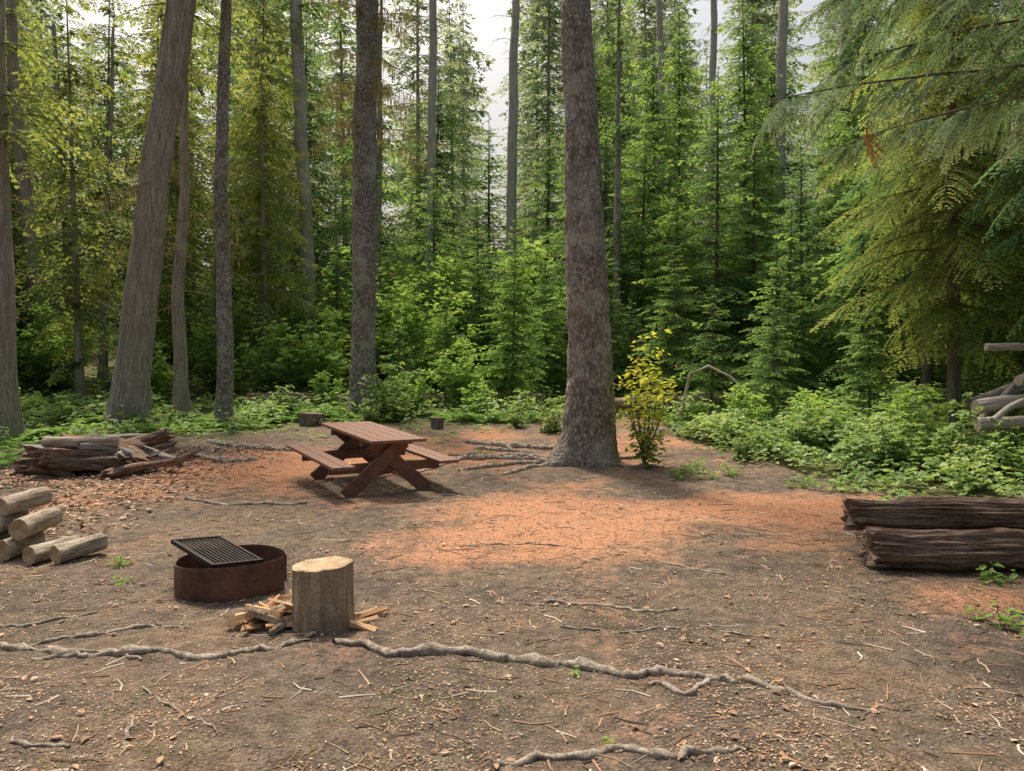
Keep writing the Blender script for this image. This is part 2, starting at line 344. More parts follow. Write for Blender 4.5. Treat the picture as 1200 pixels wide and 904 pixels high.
def crown(mb,path,z0,z1,n,lb,Ls,mat,seed):
    r=random.Random(seed); path=np.array(path,float); lens=np.array([b[3][0] for b in lb])
    for i in range(n):
        z=r.uniform(z0,z1); l=r.uniform(*Ls)*(1-.6*(z-z0)/(z1-z0+.1)); b=lb[int(np.argmin(abs(lens-l)+np.array([r.random()*.2 for _ in lens])))]
        sc=l/b[3][0]; m=np.array(Matrix.Rotation(r.uniform(0,6.28),3,'Z')@Matrix.Rotation(r.uniform(-.25,.3),3,'Y'))
        o=np.array([np.interp(z,path[:,2],path[:,0]),np.interp(z,path[:,2],path[:,1]),z])
        mb.add((b[0]*sc)@m.T+o,b[1],mat,b[2])
        s=np.linspace(0,.8,4); L,up,dr=b[3]; cp=(np.stack([L*s,0*s,L*(up*s-dr*s*s)],1)*sc)@m.T+o
        V,F=tube(cp,np.linspace(.01+.012*l,.004,4),4); mb.add(V,F,0,.4)
def big_tree(name,x,y,path,radii,bark,leafm='hem',tw=None,cr=None,seed=0,low=None,**k):
    z=gh(x,y); mb=MB(); V,F=trunk_mesh(path,radii,seed=seed,**k); mb.add(V,F,0,.5,True)
    tr=empty(name,(x,y,z))
    obj('trunk',mb.mesh(name+'_trunk',[M[bark]]),parent=tr)
    mb=MB()
    if tw:
        for t in tw: twigs_on(mb,path,radii,seed=seed+t[0],**t[1])
    if cr: crown(mb,path,*cr[:3],cr[3],cr[4],2,seed+9)
    if low: crown(mb,path,*low[:3],low[3],low[4],2,seed+19)
    if mb.n: obj('limbs_and_foliage',mb.mesh(name+'_limbs',[M['darkbark'],M['dead'],M[leafm],M['moss']]),parent=tr)
    return tr
big_tree('hemlock_tree',1.28,12.4,[(0,0,-.4),(.03,0,1),(-.02,0,3),(-.12,0,5),(-.24,0,8),(-.3,.1,14),(-.3,.1,19)],[.385,.365,.325,.285,.235,.16,.04],'hembark','hem',
  tw=[(1,dict(z0=7,z1=10,n=8,L=(.4,1)))],cr=(10.5,18.5,24,LB_c,(1.2,2.4)),seed=3,dzr=.04,seg=64,ridge=.095,flare=.62,zst=.8,fr=4,flh=.42)
big_tree('hemlock_tree',-4.1,20.5,[(0,0,-.4),(.0,0,3),(.05,0,7),(.14,0,12),(.2,0,22)],[.36,.33,.31,.28,.08],'hembark','hem',
  tw=[(1,dict(z0=7,z1=13,n=44,L=(.8,2.1),moss=60)),(2,dict(z0=3.5,z1=8,n=14,L=(.3,.8)))],cr=(14,21,20,LB_c,(1.2,2.4)),seed=5,ridge=.09,zst=.6,fr=3.3,flare=.4)
big_tree('cedar_tree',-9.1,17.5,[(0,0,-.4),(.12,0,1.0),(.45,0,3.6),(.75,0,6),(1.1,0,8.2),(1.5,0,10.4),(2.2,.0,15),(2.6,0,20)],[.42,.385,.35,.335,.325,.30,.22,.05],'cedbark','ced',
  tw=[(1,dict(z0=4,z1=11,n=22,L=(.6,1.8),moss=16))],cr=(9.5,19,28,LB_c,(1.5,2.8)),seed=8,ridge=.15,zst=.08,fr=5,flare=.5,seg=60)
big_tree('cedar_tree',-10.6,15.4,[(0,0,-.4),(-.05,0,3),(-.12,0,8),(-.2,0,16)],[.32,.28,.24,.08],'cedbark','ced',tw=[(1,dict(z0=2.5,z1=9,n=16,L=(.5,1.5)))],cr=(5.5,15,26,LB_c,(1.5,2.6)),seed=12,ridge=.12,zst=.1,fr=4,flare=.9)
big_tree('cedar_tree',-15.1,24,[(0,0,-.4),(-.4,0,4),(-.9,0,10),(-1.2,0,17)],[.24,.22,.18,.05],'cedbark','ced',tw=[(1,dict(z0=3,z1=12,n=16,L=(.5,1.5)))],cr=(6,16,26,LB_c,(1.5,2.5)),seed=13,seg=24,dzr=.15)
big_tree('hemlock_tree',-7.1,18.3,[(0,0,-.4),(.03,0,3),(-.05,0,6),(.1,0,10.5),(.2,0,17)],[.185,.175,.155,.13,.04],'hembark','hem',tw=[(1,dict(z0=2.5,z1=11,n=26,L=(.4,1.3),moss=10))],cr=(11,16.5,14,LB_c,(1,2)),seed=14,seg=28,dzr=.1,flare=.4)
big_tree('cedar_tree',-8.6,19.2,[(0,0,-.4),(.0,0,3),(.15,0,6),(.2,0,11)],[.16,.145,.12,.05],'cedbark','ced',tw=[(1,dict(z0=2,z1=9,n=16,L=(.4,1.3)))],seed=15,seg=20,dzr=.15)
big_tree('hemlock_tree',-8.1,30,[(0,0,-.4),(-.15,0,5),(-.35,0,10),(-.65,0,17),(-.9,0,24)],[.30,.28,.26,.22,.05],'farbark','hem',tw=[(1,dict(z0=4,z1=16,n=24,L=(.5,1.8)))],cr=(15,23,22,LB_c,(1.5,3)),seed=16,seg=24,dzr=.2,flare=.3)
for i,(x,y,r,h,dx,bk) in enumerate([(-5.1,28,.17,15,.2,'hembark'),(3.5,25,.14,14,.1,'hembark'),(-14.6,26.5,.15,13,.5,'cedbark'),(-10.9,27,.13,12,.7,'cedbark'),(-17.2,29,.2,14,-.6,'cedbark'),(-12.4,31,.18,15,.3,'farbark')]):
    big_tree('hemlock_tree',x,y,[(0,0,-.4),(dx*.3,0,h*.4),(dx,0,h)],[r,r*.8,r*.3],bk,'hem',tw=[(1,dict(z0=2,z1=h,n=18,L=(.4,1.5)))],cr=(h*.3,h,30,LB_c,(1,2.2)),seed=30+i,seg=14,dzr=.3,flare=.3)
# ---------------------------------------------------------------- conifers
hemS=[conifer('young_hemlock_%d'%i,H,Rr,.15,LB_f,m,'darkbark',dz=.22,nb=6,r0=.045,seed=i) for i,(H,Rr,m) in enumerate([(3.2,1.15,'hem'),(4.6,1.5,'hem'),(5.6,1.5,'map')])]
hemM=[conifer('hemlock_mid_%d'%i,H,Rr,.3,LB_m,m,'darkbark',dz=.35,nb=6,r0=.10,seed=10+i) for i,(H,Rr,m) in enumerate([(7,2.2,'hem2'),(9,2.5,'hem'),(6,2.0,'hem')])]
hemL=[conifer('hemlock_tall_%d'%i,H,Rr,.6,LB_c,m,'darkbark',dz=.46,nb=6,r0=.13,power=.6,seed=15+i) for i,(H,Rr,m) in enumerate([(13.5,2.9,'hem'),(16,3.0,'hem')])]
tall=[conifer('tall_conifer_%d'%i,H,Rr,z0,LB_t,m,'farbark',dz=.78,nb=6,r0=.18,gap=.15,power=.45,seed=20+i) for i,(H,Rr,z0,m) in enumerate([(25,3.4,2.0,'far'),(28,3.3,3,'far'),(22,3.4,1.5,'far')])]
cedL=[conifer('cedar_low_%d'%i,H,Rr,z0,LB_c,'ced','cedbark',dz=.56,nb=6,r0=.13,gap=.22,power=.4,pitch=(-.3,.1),seed=40+i) for i,(H,Rr,z0) in enumerate([(15,2.7,2.2),(12,2.4,1.6)])]
def put(me,x,y,name,sc=1,parent=None,lean=0):
    return obj(name,me,(x,y,gh(x,y)-.05),(random.uniform(-.03,.03)+lean,random.uniform(-.03,.03),random.uniform(0,6.28)),sc*random.uniform(.9,1.1),parent)
for x,y,k,s in [(.0,22.0,2,1.15),(1.1,24,1,1.1),(-2.0,23,0,1.2),(5.8,16.5,0,.95),(7.2,14.9,1,.7),(-1.0,26,1,1.3),(4.6,21,1,1.0),(3.6,22.5,0,1.1),(-3.4,22.6,0,1.0),(5.0,18.6,0,1.1),(2.9,23.6,1,1.15)]:
    put(hemS[k],x,y,'young_hemlock_tree',s)
for x,y,k,s in [(6.6,24.0,1,1.1),(8.6,22,0,1.15),(10.8,23.5,1,1.1),(4.4,26,1,1.15),(8.8,18.5,2,1.0),(12.4,19.5,0,1.1),(2.4,28,1,1.15),(-3,28.5,1,1.05),(-6.4,27,2,1.0),(11.4,15.8,1,.95),(5.2,23.6,2,1.1),(7.4,20.0,2,.85),(10.2,20.2,1,1.0),(14.5,22,1,1.1),(-1.2,28.5,0,1.1),(13.5,17,1,1),(6.6,18.6,2,.7),(8.3,25.5,1,1.2),(3.4,27,0,1.3)]:
    put(hemM[k],x,y,'hemlock_tree',s)
for x,y,k,s in [(5.6,29,0,1),(9,28,1,1),(12.8,28,0,1),(16.5,27,1,1),(3.4,32,1,1.0),(-6.2,32.5,0,1),(7.3,32.5,1,1.1),(11,31.5,0,1.15),(19,31,1,1),(15,32.5,1,1.1),(-3.7,34.5,1,.95),(5.2,36,1,1.1),(-9.5,34,1,1)]:
    put(hemL[k],x,y,'tall_hemlock_tree',s)
for x,y,k,s in [(-12.5,21.5,1,.95),(-17,24,0,1),(-11,25,0,.95),(-19,28,0,1.1),(-14,29,0,1.1),(-20.5,23,1,1),(-8.6,26,1,1),(-10.2,29.5,0,1.1),(-16,20,1,.9),(-16.5,30,0,1.1)]:
    put(cedL[k],x,y,'cedar_tree',s)
forest=empty('distant_forest')
rf=random.Random(4)
pts=[]
def far_enough(x,y,d): return all((x-a)**2+(y-b)**2>d*d for a,b in pts)
tries=0
while len(pts)<88 and tries<4000:
    tries+=1; y=38+ (rf.random()**1.2)*38; x=rf.uniform(-1,1)*(y*.74+2)
    bx=x/y
    if far_enough(x,y,3.9+ .03*(y-28)):
        if y<66 and -.20<bx<-.14: continue
        if y<56 and -.03<bx<.01: continue
        pts.append((x,y)); put(rf.choice(tall),x,y,'tall_conifer',rf.uniform(.85,1.2),forest)
for i in range(50):
    y=rf.uniform(34,50); x=rf.uniform(-1,1)*(y*.75); put(rf.choice(hemM),x,y,'forest_hemlock',rf.uniform(.9,1.5),forest)
for i in range(26):
    y=rf.uniform(20,30); x=rf.choice((-1,1))*rf.uniform(y*.64,y*.95); put(rf.choice(hemM),x,y,'forest_hemlock',rf.uniform(.7,1.2),forest)
for i,(x,y,r,h) in enumerate([(-.15,33,.24,26),(-3.6,32,.22,27),(11,31,.24,26),(6.2,32,.18,28),(14,32,.2,24),(7.9,30,.16,25)]):
    mb=MB(); path=[(0,0,-.4),(.2,0,h*.5),(rf.uniform(-.6,.6),0,h)]
    V,F=trunk_mesh(path,[r,r*.85,r*.4],seg=12,dzr=.5,flare=.2,seed=i); mb.add(V,F,0,.5,True); twigs_on(mb,path,[r]*3,5,h,26,L=(.5,1.8),mat=1,seed=i)
    obj('dead_trunk',mb.mesh('dead_trunk',[M['farbark'],M['dead']]),(x,y,gh(x,y)),parent=forest)
nr=[conifer('drooping_hemlock',11.5,2.8,1.9,LB_near,'ced','darkbark',dz=.38,nb=6,r0=.12,pitch=(-.25,.1),power=.45,seed=61),
    conifer('drooping_hemlock_b',12,2.9,3.1,LB_near,'hem2','darkbark',dz=.34,nb=6,r0=.14,pitch=(-.35,.1),power=.4,seed=62)]
put(nr[0],8.0,13.4,'drooping_hemlock_tree'); put(nr[1],9.3,11.2,'drooping_hemlock_tree',1.0); put(nr[1],11.5,14.6,'drooping_hemlock_tree',1.05); put(nr[1],9.6,17.2,'drooping_hemlock_tree',1.0)
def cedar_over():
    x0,y0=5.9,5.4; z0=gh(x0,y0); e=empty('overhanging_cedar_tree',(x0,y0,z0)); path=[(0,0,-.4),(0,0,4),(.1,0,11)]
    mb=MB(); V,F=trunk_mesh(path,[.26,.22,.05],seed=2,seg=28,ridge=.12,zst=.1,fr=4); mb.add(V,F,0,.5,True); obj('trunk',mb.mesh('oc_trunk',[M['cedbark']]),parent=e)
    sub=[branch(l,bl=.038,bw=.015,step=.036,droop=.4,up=.0,tw=.5,ang=.7,tdroop=.4,seed=int(l*77)+q) for l in (.35,.5,.72) for q in range(3)]
    mb=MB(); r=random.Random(5)
    for (z,az,L,up,dr) in [(3.7,3.14,4.05,.16,.19),(4.2,3.0,3.4,.22,.28),(4.05,3.3,3.8,.2,.2),(3.75,2.8,3.3,.2,.26),(4.2,3.55,2.8,.15,.25),(4.7,3.1,3.5,.1,.2),(5.3,3.5,3.2,.1,.2),(5.6,1.5,3,.1,.2)]:
        s=np.linspace(0,1,14); w=[r.uniform(-.03,.03) for _ in s]
        P=np.stack([math.cos(az)*L*s+np.array(w),math.sin(az)*L*s+np.array(w[::-1]),z+L*(up*s-dr*s*s)],1)
        V,F=tube(P,np.linspace(.022,.004,14),6); mb.add(V,F,0,.3,True)
        q=.15
        while q<1:
            p=np.array([np.interp(q,s,P[:,k]) for k in range(3)])
            for sd in (1,-1):
                b=sub[r.randrange(len(sub))]; sc=r.uniform(.8,1.2)*(1.15-.5*q)
                m=np.array(Matrix.Rotation(az+sd*r.uniform(.2,.9),3,'Z')@Matrix.Rotation(r.uniform(.1,.65),3,'Y')@Matrix.Rotation(r.uniform(-.5,.5),3,'X'))
                mb.add((b[0]*sc)@m.T+p,b[1],1,b[2])
                Lb=b[3][0]; ss=np.linspace(0,.9,4); cp=(np.stack([Lb*ss,0*ss,-.4*Lb*ss*ss],1)*sc)@m.T+p; V,F=tube(cp,[.006,.004,.003,.002],3); mb.add(V,F,0,.4)
            q+=.045
    b=sub[5]; m=np.array(Matrix.Rotation(3.3,3,'Z')@Matrix.Rotation(1.25,3,'Y')@Matrix.Rotation(1.1,3,'X')); p=np.array([-3.4,-.2,3.4])
    mb.add((b[0]*.8)@m.T+p,b[1],2,b[2])
    obj('boughs',mb.mesh('oc_boughs',[M['darkbark'],M['over'],M['brn']]),parent=e)
cedar_over()
# ---------------------------------------------------------------- shrubs
def shrub_mesh(name,H,Wd,n,leaf,lm,seed=0,T=T_LF,stems=9,low=.25,ratio=.8,st=.012):
    r=random.Random(seed); mb=MB(); P=[];D=[];Nn=[];Ls=[]; vv=[]
    for s in range(stems):
        a=s*2.4+r.uniform(-.4,.4); rr=Wd*math.sqrt(r.random()); hh=H*r.uniform(.55,1)*(1-.35*(rr/Wd)**2)
        q=np.linspace(0,1,7); pts=np.stack([math.cos(a)*rr*q**1.3+.04*H*np.sin(q*5+a)*q,math.sin(a)*rr*q**1.3,hh*q],1)
        V,F=tube(pts,np.linspace(st*min(1,H)+.002*H,.002,7),4); mb.add(V,F,1,.4)
        tiers=[(t,r.uniform(0,6.28)) for t in np.linspace(low,1,max(4,int(hh*4)))]
        for t,a2 in tiers:
            c=np.array([np.interp(t,q,pts[:,k]) for k in range(3)]); lb=r.uniform(.25,.6)*Wd*(1.1-.5*t)*.8; d=np.array([math.cos(a2),math.sin(a2),.15])
            if H>.5: V,F=tube([c,c+d*lb*.5,c+d*lb],[.006,.005,.003],3); mb.add(V,F,1,.4)
            for k in range(max(3,int(n/(stems*len(tiers))))):
                u=r.random(); p=c+d*lb*u+np.array([r.gauss(0,.08*Wd+.02*min(1,H)),r.gauss(0,.08*Wd+.02*min(1,H)),r.gauss(0,.035*min(1,H)+.02*H)])
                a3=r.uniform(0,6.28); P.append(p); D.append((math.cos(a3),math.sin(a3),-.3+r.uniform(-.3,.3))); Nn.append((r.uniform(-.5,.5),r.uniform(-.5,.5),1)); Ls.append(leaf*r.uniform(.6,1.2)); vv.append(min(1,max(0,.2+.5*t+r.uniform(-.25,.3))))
    Ls=np.array(Ls); V,F,v=leaves(P,D,Nn,Ls,Ls*ratio,T,vv); mb.add(V,F,0,v)
    return mb.mesh(name,[M[lm],M['darkbark']])
vm=[shrub_mesh('vine_maple_%d'%i,H,W,n,.14,'map',seed=i,T=T_LOB,stems=12,low=.1) for i,(H,W,n) in enumerate([(4.5,1.8,3000),(3.0,1.4,2000)])]
for x,y,k,s in [(-3.0,24.5,0,1.0),(-5.9,24,1,1.1),(-7.6,23.5,1,.9),(-.6,29,0,1.3),(-3.7,27,0,1.25),(-9.6,24.5,0,.9),(2.3,23.3,1,.8),(-1.4,21.6,1,.7),(-5.0,29.5,0,1.4),(-12.5,27,0,1),(1.8,26,0,1.0),(-16.5,21,1,1),(-18,26,0,1),(-10.5,21.8,1,.8),(-14.3,23,1,1),(6.0,22.5,1,.7),(-7.5,27.5,0,1.2),(-2.2,31,0,1.5),(1.5,30.5,0,1.4)]:
    put(vm[k],x,y,'maple_shrub',s)
yb=shrub_mesh('yellow_bush',2.3,.7,720,.12,'yel',seed=78,T=T_LF,stems=12,low=.15,ratio=.62)
obj('yellow_leaved_shrub',yb,(2.12,11.9,gh(2.12,11.9)))
gb=[shrub_mesh('green_bush_%d'%i,H,W,n,.095,m,seed=80+i,T=T_LOB,stems=10,low=.1) for i,(H,W,n,m) in enumerate([(1.0,.6,560,'thi'),(1.5,.75,800,'map')])]
for x,y,k,s in [(5.7,11.4,0,1),(6.6,12.2,1,.9),(7.6,10.6,0,.8),(5.2,13.2,0,.9),(7.2,9.8,0,.8),(6.2,10.1,0,.7),(.9,16.5,0,.8),(1.6,18,0,1),(-2.9,18.6,0,.9),(.2,18.5,0,.8),(-2.6,20,1,.9),(-3.3,19.5,0,1.3),(4.3,17.5,0,.9),(-6,19.6,0,.9),(-10.3,17,0,.8),(5.0,16,1,.8),(4.3,14.2,0,.8),(6.7,11,0,.9),(-.9,19.6,1,.7),(-9.9,19.5,1,.8),(-12,17.5,1,.8),(-5.4,21.5,1,.9),(2.6,21.5,0,1),(5.9,14.4,1,.9),(-7.9,17.2,0,.6),(-3.5,18.2,0,.6),(-5.9,18.3,0,.6),(.1,17.2,0,.5),(3.9,12.6,0,.6),(-10,14.2,0,.6)]:
    put(gb[k],x,y,'leafy_bush',s)
def cover():
    mb=MB(); r=random.Random(21); P=[];D=[];Nn=[];Ls=[];vv=[]; n=0
    while n<7800:
        if r.random()<.46: x=r.uniform(3.4,13); y=r.uniform(8.8,17)
        else: x=r.uniform(-19,14); y=r.uniform(13,30)
        c=clear(x,y)
        c2=clear(x,y+2.2)
        if c>.5 and (c2>.9 or r.random()<.80): continue
        if c<=.5 and r.random()<c*.8: continue
        dn=noise.noise((x*.9,y*.9,2))
        if dn<-.12 and r.random()<.7: n+=.2; continue
        n+=1; h=(.16+.5*max(0,dn+.3))*r.uniform(.6,1.2)*(1.3 if x>4 else 1.1)*(1-.65*c); z=gh(x,y); big=r.uniform(.06,.14)*(1-.3*c)
        for k in range(r.randint(4,8)):
            a=r.uniform(0,6.28); rad=r.uniform(.02,.2); hz=h*r.uniform(.35,1.05)
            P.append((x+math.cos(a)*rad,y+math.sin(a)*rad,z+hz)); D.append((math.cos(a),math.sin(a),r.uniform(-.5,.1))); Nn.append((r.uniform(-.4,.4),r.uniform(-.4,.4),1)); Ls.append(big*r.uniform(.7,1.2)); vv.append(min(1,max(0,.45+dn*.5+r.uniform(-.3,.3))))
    Ls=np.array(Ls); V,F,v=leaves(P,D,Nn,Ls,Ls*.85,T_LOB,vv); mb.add(V,F,0,v)
    obj('thimbleberry_ground_cover',mb.mesh('ground_cover',[M['thi']]))
cover()
def fern_mesh(seed):
    r=random.Random(seed); mb=MB(); P=[];D=[];Nn=[];Ls=[]
    for k in range(9):
        a=k*.7+r.uniform(-.2,.2); L=r.uniform(.5,.8); up=r.uniform(.7,1.1)
        for i in range(24):
            s=.1+.9*i/24; p=np.array([math.cos(a)*L*s,math.sin(a)*L*s,L*(up*s-.85*s*s)])
            for sd in (1,-1):
                aa=a+sd*1.25; P.append(p); D.append((math.cos(aa),math.sin(aa),-.15)); Nn.append((r.uniform(-.2,.2),r.uniform(-.2,.2),1)); Ls.append(.17*math.sin(math.pi*min(1,s*.85+.12))*r.uniform(.85,1.1)+.01)
    Ls=np.array(Ls); V,F,v=leaves(P,D,Nn,Ls,Ls*.25+.008); mb.add(V,F,0,v); return mb.mesh('fern',[M['fern']])
fm=[fern_mesh(1),fern_mesh(2)]; fe=empty('fern_patch')
for i in range(170):
    x=rf.uniform(-14,-4) if i<110 else rf.uniform(-4,9); y=rf.uniform(14.5,23) if i<110 else rf.uniform(17,24)
    if clear(x,y)>.55: continue
    put(fm[i%2],x,y,'fern',rf.uniform(.6,1.3),fe)
for x,y,s in [(-8.0,12.4,1.0),(-7.3,13.3,.9),(-6.8,14,.8),(-9,13.5,1),(-8.4,11.6,.8),(-7.9,13.9,1)]: put(fm[0],x,y,'fern',s)
# ---------------------------------------------------------------- logs, wood
def logobj(name,p0,p1,r,side,end,seed=0,ridge=.08,seg=28,taper=1,fr=2.5,zst=.12,parent=None,rings=None,rough_end=0,bend=0):
    p0=Vector(p0);p1=Vector(p1); L=(p1-p0).length; nr=rings or max(6,int(L/.05)); zz=np.linspace(0,L,nr)
    V=[]; 
    for i,z in enumerate(zz):
        bx=bend*math.sin(z/L*3.14)+bend*.5*noise.noise((z*2,seed,0)); by=bend*noise.noise((z*1.5,seed,7))
        for j in range(seg):
            th=j*6.28318/seg;c,s=math.cos(th),math.sin(th)
            n=noise.noise((c*fr+seed*3,s*fr,z*zst*fr))+.6*noise.noise((c*fr*2.5+seed,s*fr*2.5,z*zst*fr*3))+.5*noise.noise((c*2+seed,s*2,z*4))
            rr=r*(1+(taper-1)*z/L)*(1+ridge*n*1.4); dz=0
            if rough_end:
                e=rough_end*noise.noise((c*4+seed,s*4,3))
                if z<L*.3: dz=e*(1-z/(L*.3))
                if z>L*.7: dz=e*(z-L*.7)/(L*.3)
            V.append((rr*c+bx,rr*s+by,z+dz))
    F=[(i*seg+j,i*seg+(j+1)%seg,(i+1)*seg+(j+1)%seg,(i+1)*seg+j) for i in range(nr-1) for j in range(seg)]
    mb=MB(); mb.add(V,F,0,.5,True)
    for i,z,fl in ((0,0,1),(nr-1,L,0)):
        ring=np.array(V[i*seg:(i+1)*seg]); c0=ring.mean(0); CV=np.concatenate([ring,c0+(ring-c0)*.5,[c0]])
        CF=[((j,seg+j,seg+(j+1)%seg,(j+1)%seg) if fl else (j,(j+1)%seg,seg+(j+1)%seg,seg+j)) for j in range(seg)]
        CT=[((2*seg,seg+(j+1)%seg,seg+j) if fl else (2*seg,seg+j,seg+(j+1)%seg)) for j in range(seg)]
        mb.add(CV,CF,1,.5); mb.add(CV,CT,1,.5)
    me=mb.mesh(name,[M[side],M[end]]); q=(p1-p0).to_track_quat('Z','Y')
    o=obj(name,me,p0); o.rotation_mode='QUATERNION'; o.rotation_quaternion=q
    if parent: o.parent=parent
    return o
logobj('rotten_log',(2.96,6.12,gh(3,6.1)+.145),(5.6,6.0,gh(5.5,6)+.155),.155,'logbark','logbark',1,.23,96,zst=.14,fr=4.6,rough_end=.10,bend=.025)
logobj('rotten_log',(2.98,6.55,gh(3,6.5)+.37),(5.7,6.47,gh(5.5,6.4)+.36),.13,'logbark','logbark',5,.26,96,zst=.14,fr=4.6,rough_end=.14,bend=.04)
logobj('rotten_log',(3.2,6.75,gh(3,6.7)+.1),(5.6,6.7,gh(5.5,6.7)+.1),.15,'logbark','logbark',6,.2,30,zst=.07,fr=3)
def stump():
    e=empty('chopping_stump',(-1.21,4.72,gh(-1.21,4.72))); seg=72; V=[]; zz=np.linspace(-.05,.405,26)
    for z in zz:
        for j in range(seg):
            th=j*6.28318/seg;c,s=math.cos(th),math.sin(th)
            n=noise.noise((c*2+4,s*2,z*.8))*.10+noise.noise((c*9,s*9,z*1.5))*.04
            fl=.16*math.exp(-(z+.05)/.06)*(1+.8*math.sin(3*th+1)); crack=-.12*max(0,math.cos(th+1.25))**160-.10*max(0,math.cos(th+2.1))**200-.07*max(0,math.cos(th+1.7))**260
            rr=.185*(1+n+fl*.6+crack); tilt=.012*c
            V.append((rr*c,rr*s,z+(tilt if z>.38 else 0)))
    nr=len(zz); F=[(i*seg+j,i*seg+(j+1)%seg,(i+1)*seg+(j+1)%seg,(i+1)*seg+j) for i in range(nr-1) for j in range(seg)]
    mb=MB(); mb.add(V,F,0,.5,True); ring=V[-seg:]; CV=list(ring); 
    for f in (.93,.6,.3): CV+=[(p[0]*f,p[1]*f,p[2]+.006+.006*noise.noise((p[0]*30*f,p[1]*30*f,1))) for p in ring]
    CV.append((0,0,.412))
    CF=[(k*seg+j,k*seg+(j+1)%seg,(k+1)*seg+(j+1)%seg,(k+1)*seg+j) for k in range(3) for j in range(seg)]
    mb.add(CV,CF,1,.5); mb.add(CV,[(3*seg+j,3*seg+(j+1)%seg,4*seg) for j in range(seg)],1,.5)
    obj('stump_body',mb.mesh('stump',[M['stumpside'],M['cut']]),parent=e)
stump()
def boxv(sx,sy,sz):
    V=[(x*sx/2,y*sy/2,z*sz/2) for z in (-1,1) for y in (-1,1) for x in (-1,1)]
    return np.array(V),np.array([(0,2,3,1),(4,5,7,6),(0,1,5,4),(2,6,7,3),(0,4,6,2),(1,3,7,5)])
def plank(name,size,loc,rot=(0,0,0),mat='table',parent=None,bev=.006):
    mb=MB(); mb.add(*boxv(*size)); o=obj(name,mb.mesh(name,[M[mat]]),loc,rot,1,parent)
    b=o.modifiers.new('b','BEVEL'); b.width=bev; b.segments=2; return o
kp=empty('split_kindling_pile')
for i in range(34):
    r=rf; right=i>27
    x=-1.21+(r.uniform(.18,.34) if right else r.uniform(-.46,-.16)); y=4.72+r.uniform(-.12,.28); 
    L=r.uniform(.16,.32); w=r.uniform(.025,.06); V,F=boxv(L,w,w*.6); V[:,1]*=np.where(V[:,2]>0,.5,1); V+=np.array([[r.uniform(-.01,.01) for _ in range(3)] for _ in range(8)])
    mb=MB(); mb.add(V,F); obj('kindling',mb.mesh('kindling',[M['kind'] if r.random()<.7 else M['stumpside']]),(x,y,gh(x,y)+.015+(.0 if right else .16*r.random()*max(0,1-abs(x+1.45)*3))),(r.uniform(-.5,.5),r.uniform(-.45,.3),r.uniform(-.6,1.3)),1,kp)
fw=empty('firewood_pile')
for i,(px,py,z,r,L,a) in enumerate([(-4.42,6.40,.10,.095,.42,1.45),(-4.10,6.28,.085,.08,.46,1.25),(-3.84,6.22,.08,.078,.42,1.1),(-4.68,6.5,.11,.10,.45,1.4),(-4.30,6.45,.26,.095,.45,1.5),(-4.55,6.6,.43,.085,.42,1.2),(-4.58,6.45,.28,.09,.45,1.6),(-4.95,6.5,.1,.1,.4,1)]):
    g=gh(px,py); logobj('firewood_log_%d'%i,(px,py,g+z),(px+math.cos(a)*L,py+math.sin(a)*L,g+z+random.uniform(0,.05)),r,'fire','cut',20+i,.09,28,parent=fw,bend=.012,taper=random.uniform(.85,1.05))
bp=empty('rotten_wood_pile')
for i in range(40):
    r=rf; cx=r.gauss(-6.3,.45); cy=r.uniform(10.9,12.2); L=r.uniform(.35,1.25); a=r.gauss(.1,.65); q=abs(cx+6.3)/.9
    z=gh(cx,cy)+.06+r.random()*.42*max(.1,1-q*.6); dx,dy=math.cos(a)*L/2,math.sin(a)*L/2; t=r.uniform(-.25,.25)*L*.6
    logobj('rotten_branch_%d'%i,(cx-dx,cy-dy,z-t),(cx+dx,cy+dy,z+t),r.uniform(.04,.14),r.choice(['logbark','darkbark','cedbark','cedbark','logbark']),'logbark',i,.34,18,rough_end=.25,parent=bp,bend=.07,taper=r.uniform(.5,.95))
logobj('bleached_log',(-6.95,11.0,gh(-7,11)+.48),(-6.0,11.3,gh(-6,11)+.50),.105,'fire','cut',3,.2,20,parent=bp,bend=.03,taper=.8)
def small_stump(x,y,r,h,s): logobj('old_stump',(x,y,gh(x,y)-.1),(x+.02,y,gh(x,y)+h),r,'darkbark','logbark',s,.15,24)
small_stump(-4.75,17.6,.28,.30,4); small_stump(-1.75,17.2,.14,.25,9)
def fl(name,x0,y0,x1,y1,r,z0,z1,m,s): logobj(name,(x0,y0,gh(x0,y0)+z0),(x1,y1,gh(x1,y1)+z1),r,m,m,s,.1,16,taper=.7,rings=30,bend=.06)
fl('fallen_log',2.6,20.4,7.2,19.4,.2,.25,.35,'logbark',1); fl('fallen_log',-8,22.5,1,22.6,.2,.25,.2,'logbark',2)
fl('fallen_log',8.4,13.6,14,15.5,.12,.5,1.0,'grey',3); fl('fallen_log',7.0,11.2,13.5,11.6,.11,.95,1.3,'grey',4); fl('fallen_log',7.5,11.0,13.0,11.7,.08,1.35,1.5,'grey',5); fl('fallen_log',6.9,11.0,12.5,10.7,.10,.72,.8,'grey',6); fl('fallen_log',7.1,11.3,9.8,12.0,.05,.7,2.4,'grey',7); fl('fallen_log',7.0,10.8,9.8,11.4,.045,.8,1.9,'grey',8); fl('fallen_log',7.4,11.6,12.0,11.1,.06,1.8,1.5,'grey',9)
mb=MB(); P=[(4.0,17.6,gh(4.0,17.6)+.2),(4.2,17.5,gh(4.2,17.5)+1.2),(4.6,17.4,gh(4.6,17.4)+1.4),(5.1,17.3,gh(5.1,17.3)+1.15),(5.5,17.2,gh(5.5,17.2)+.7)]; V,F=tube(P,[.045,.04,.035,.03,.02],8); mb.add(V,F,0,.5,True); obj('arched_dead_branch',mb.mesh('arch',[M['grey']]))
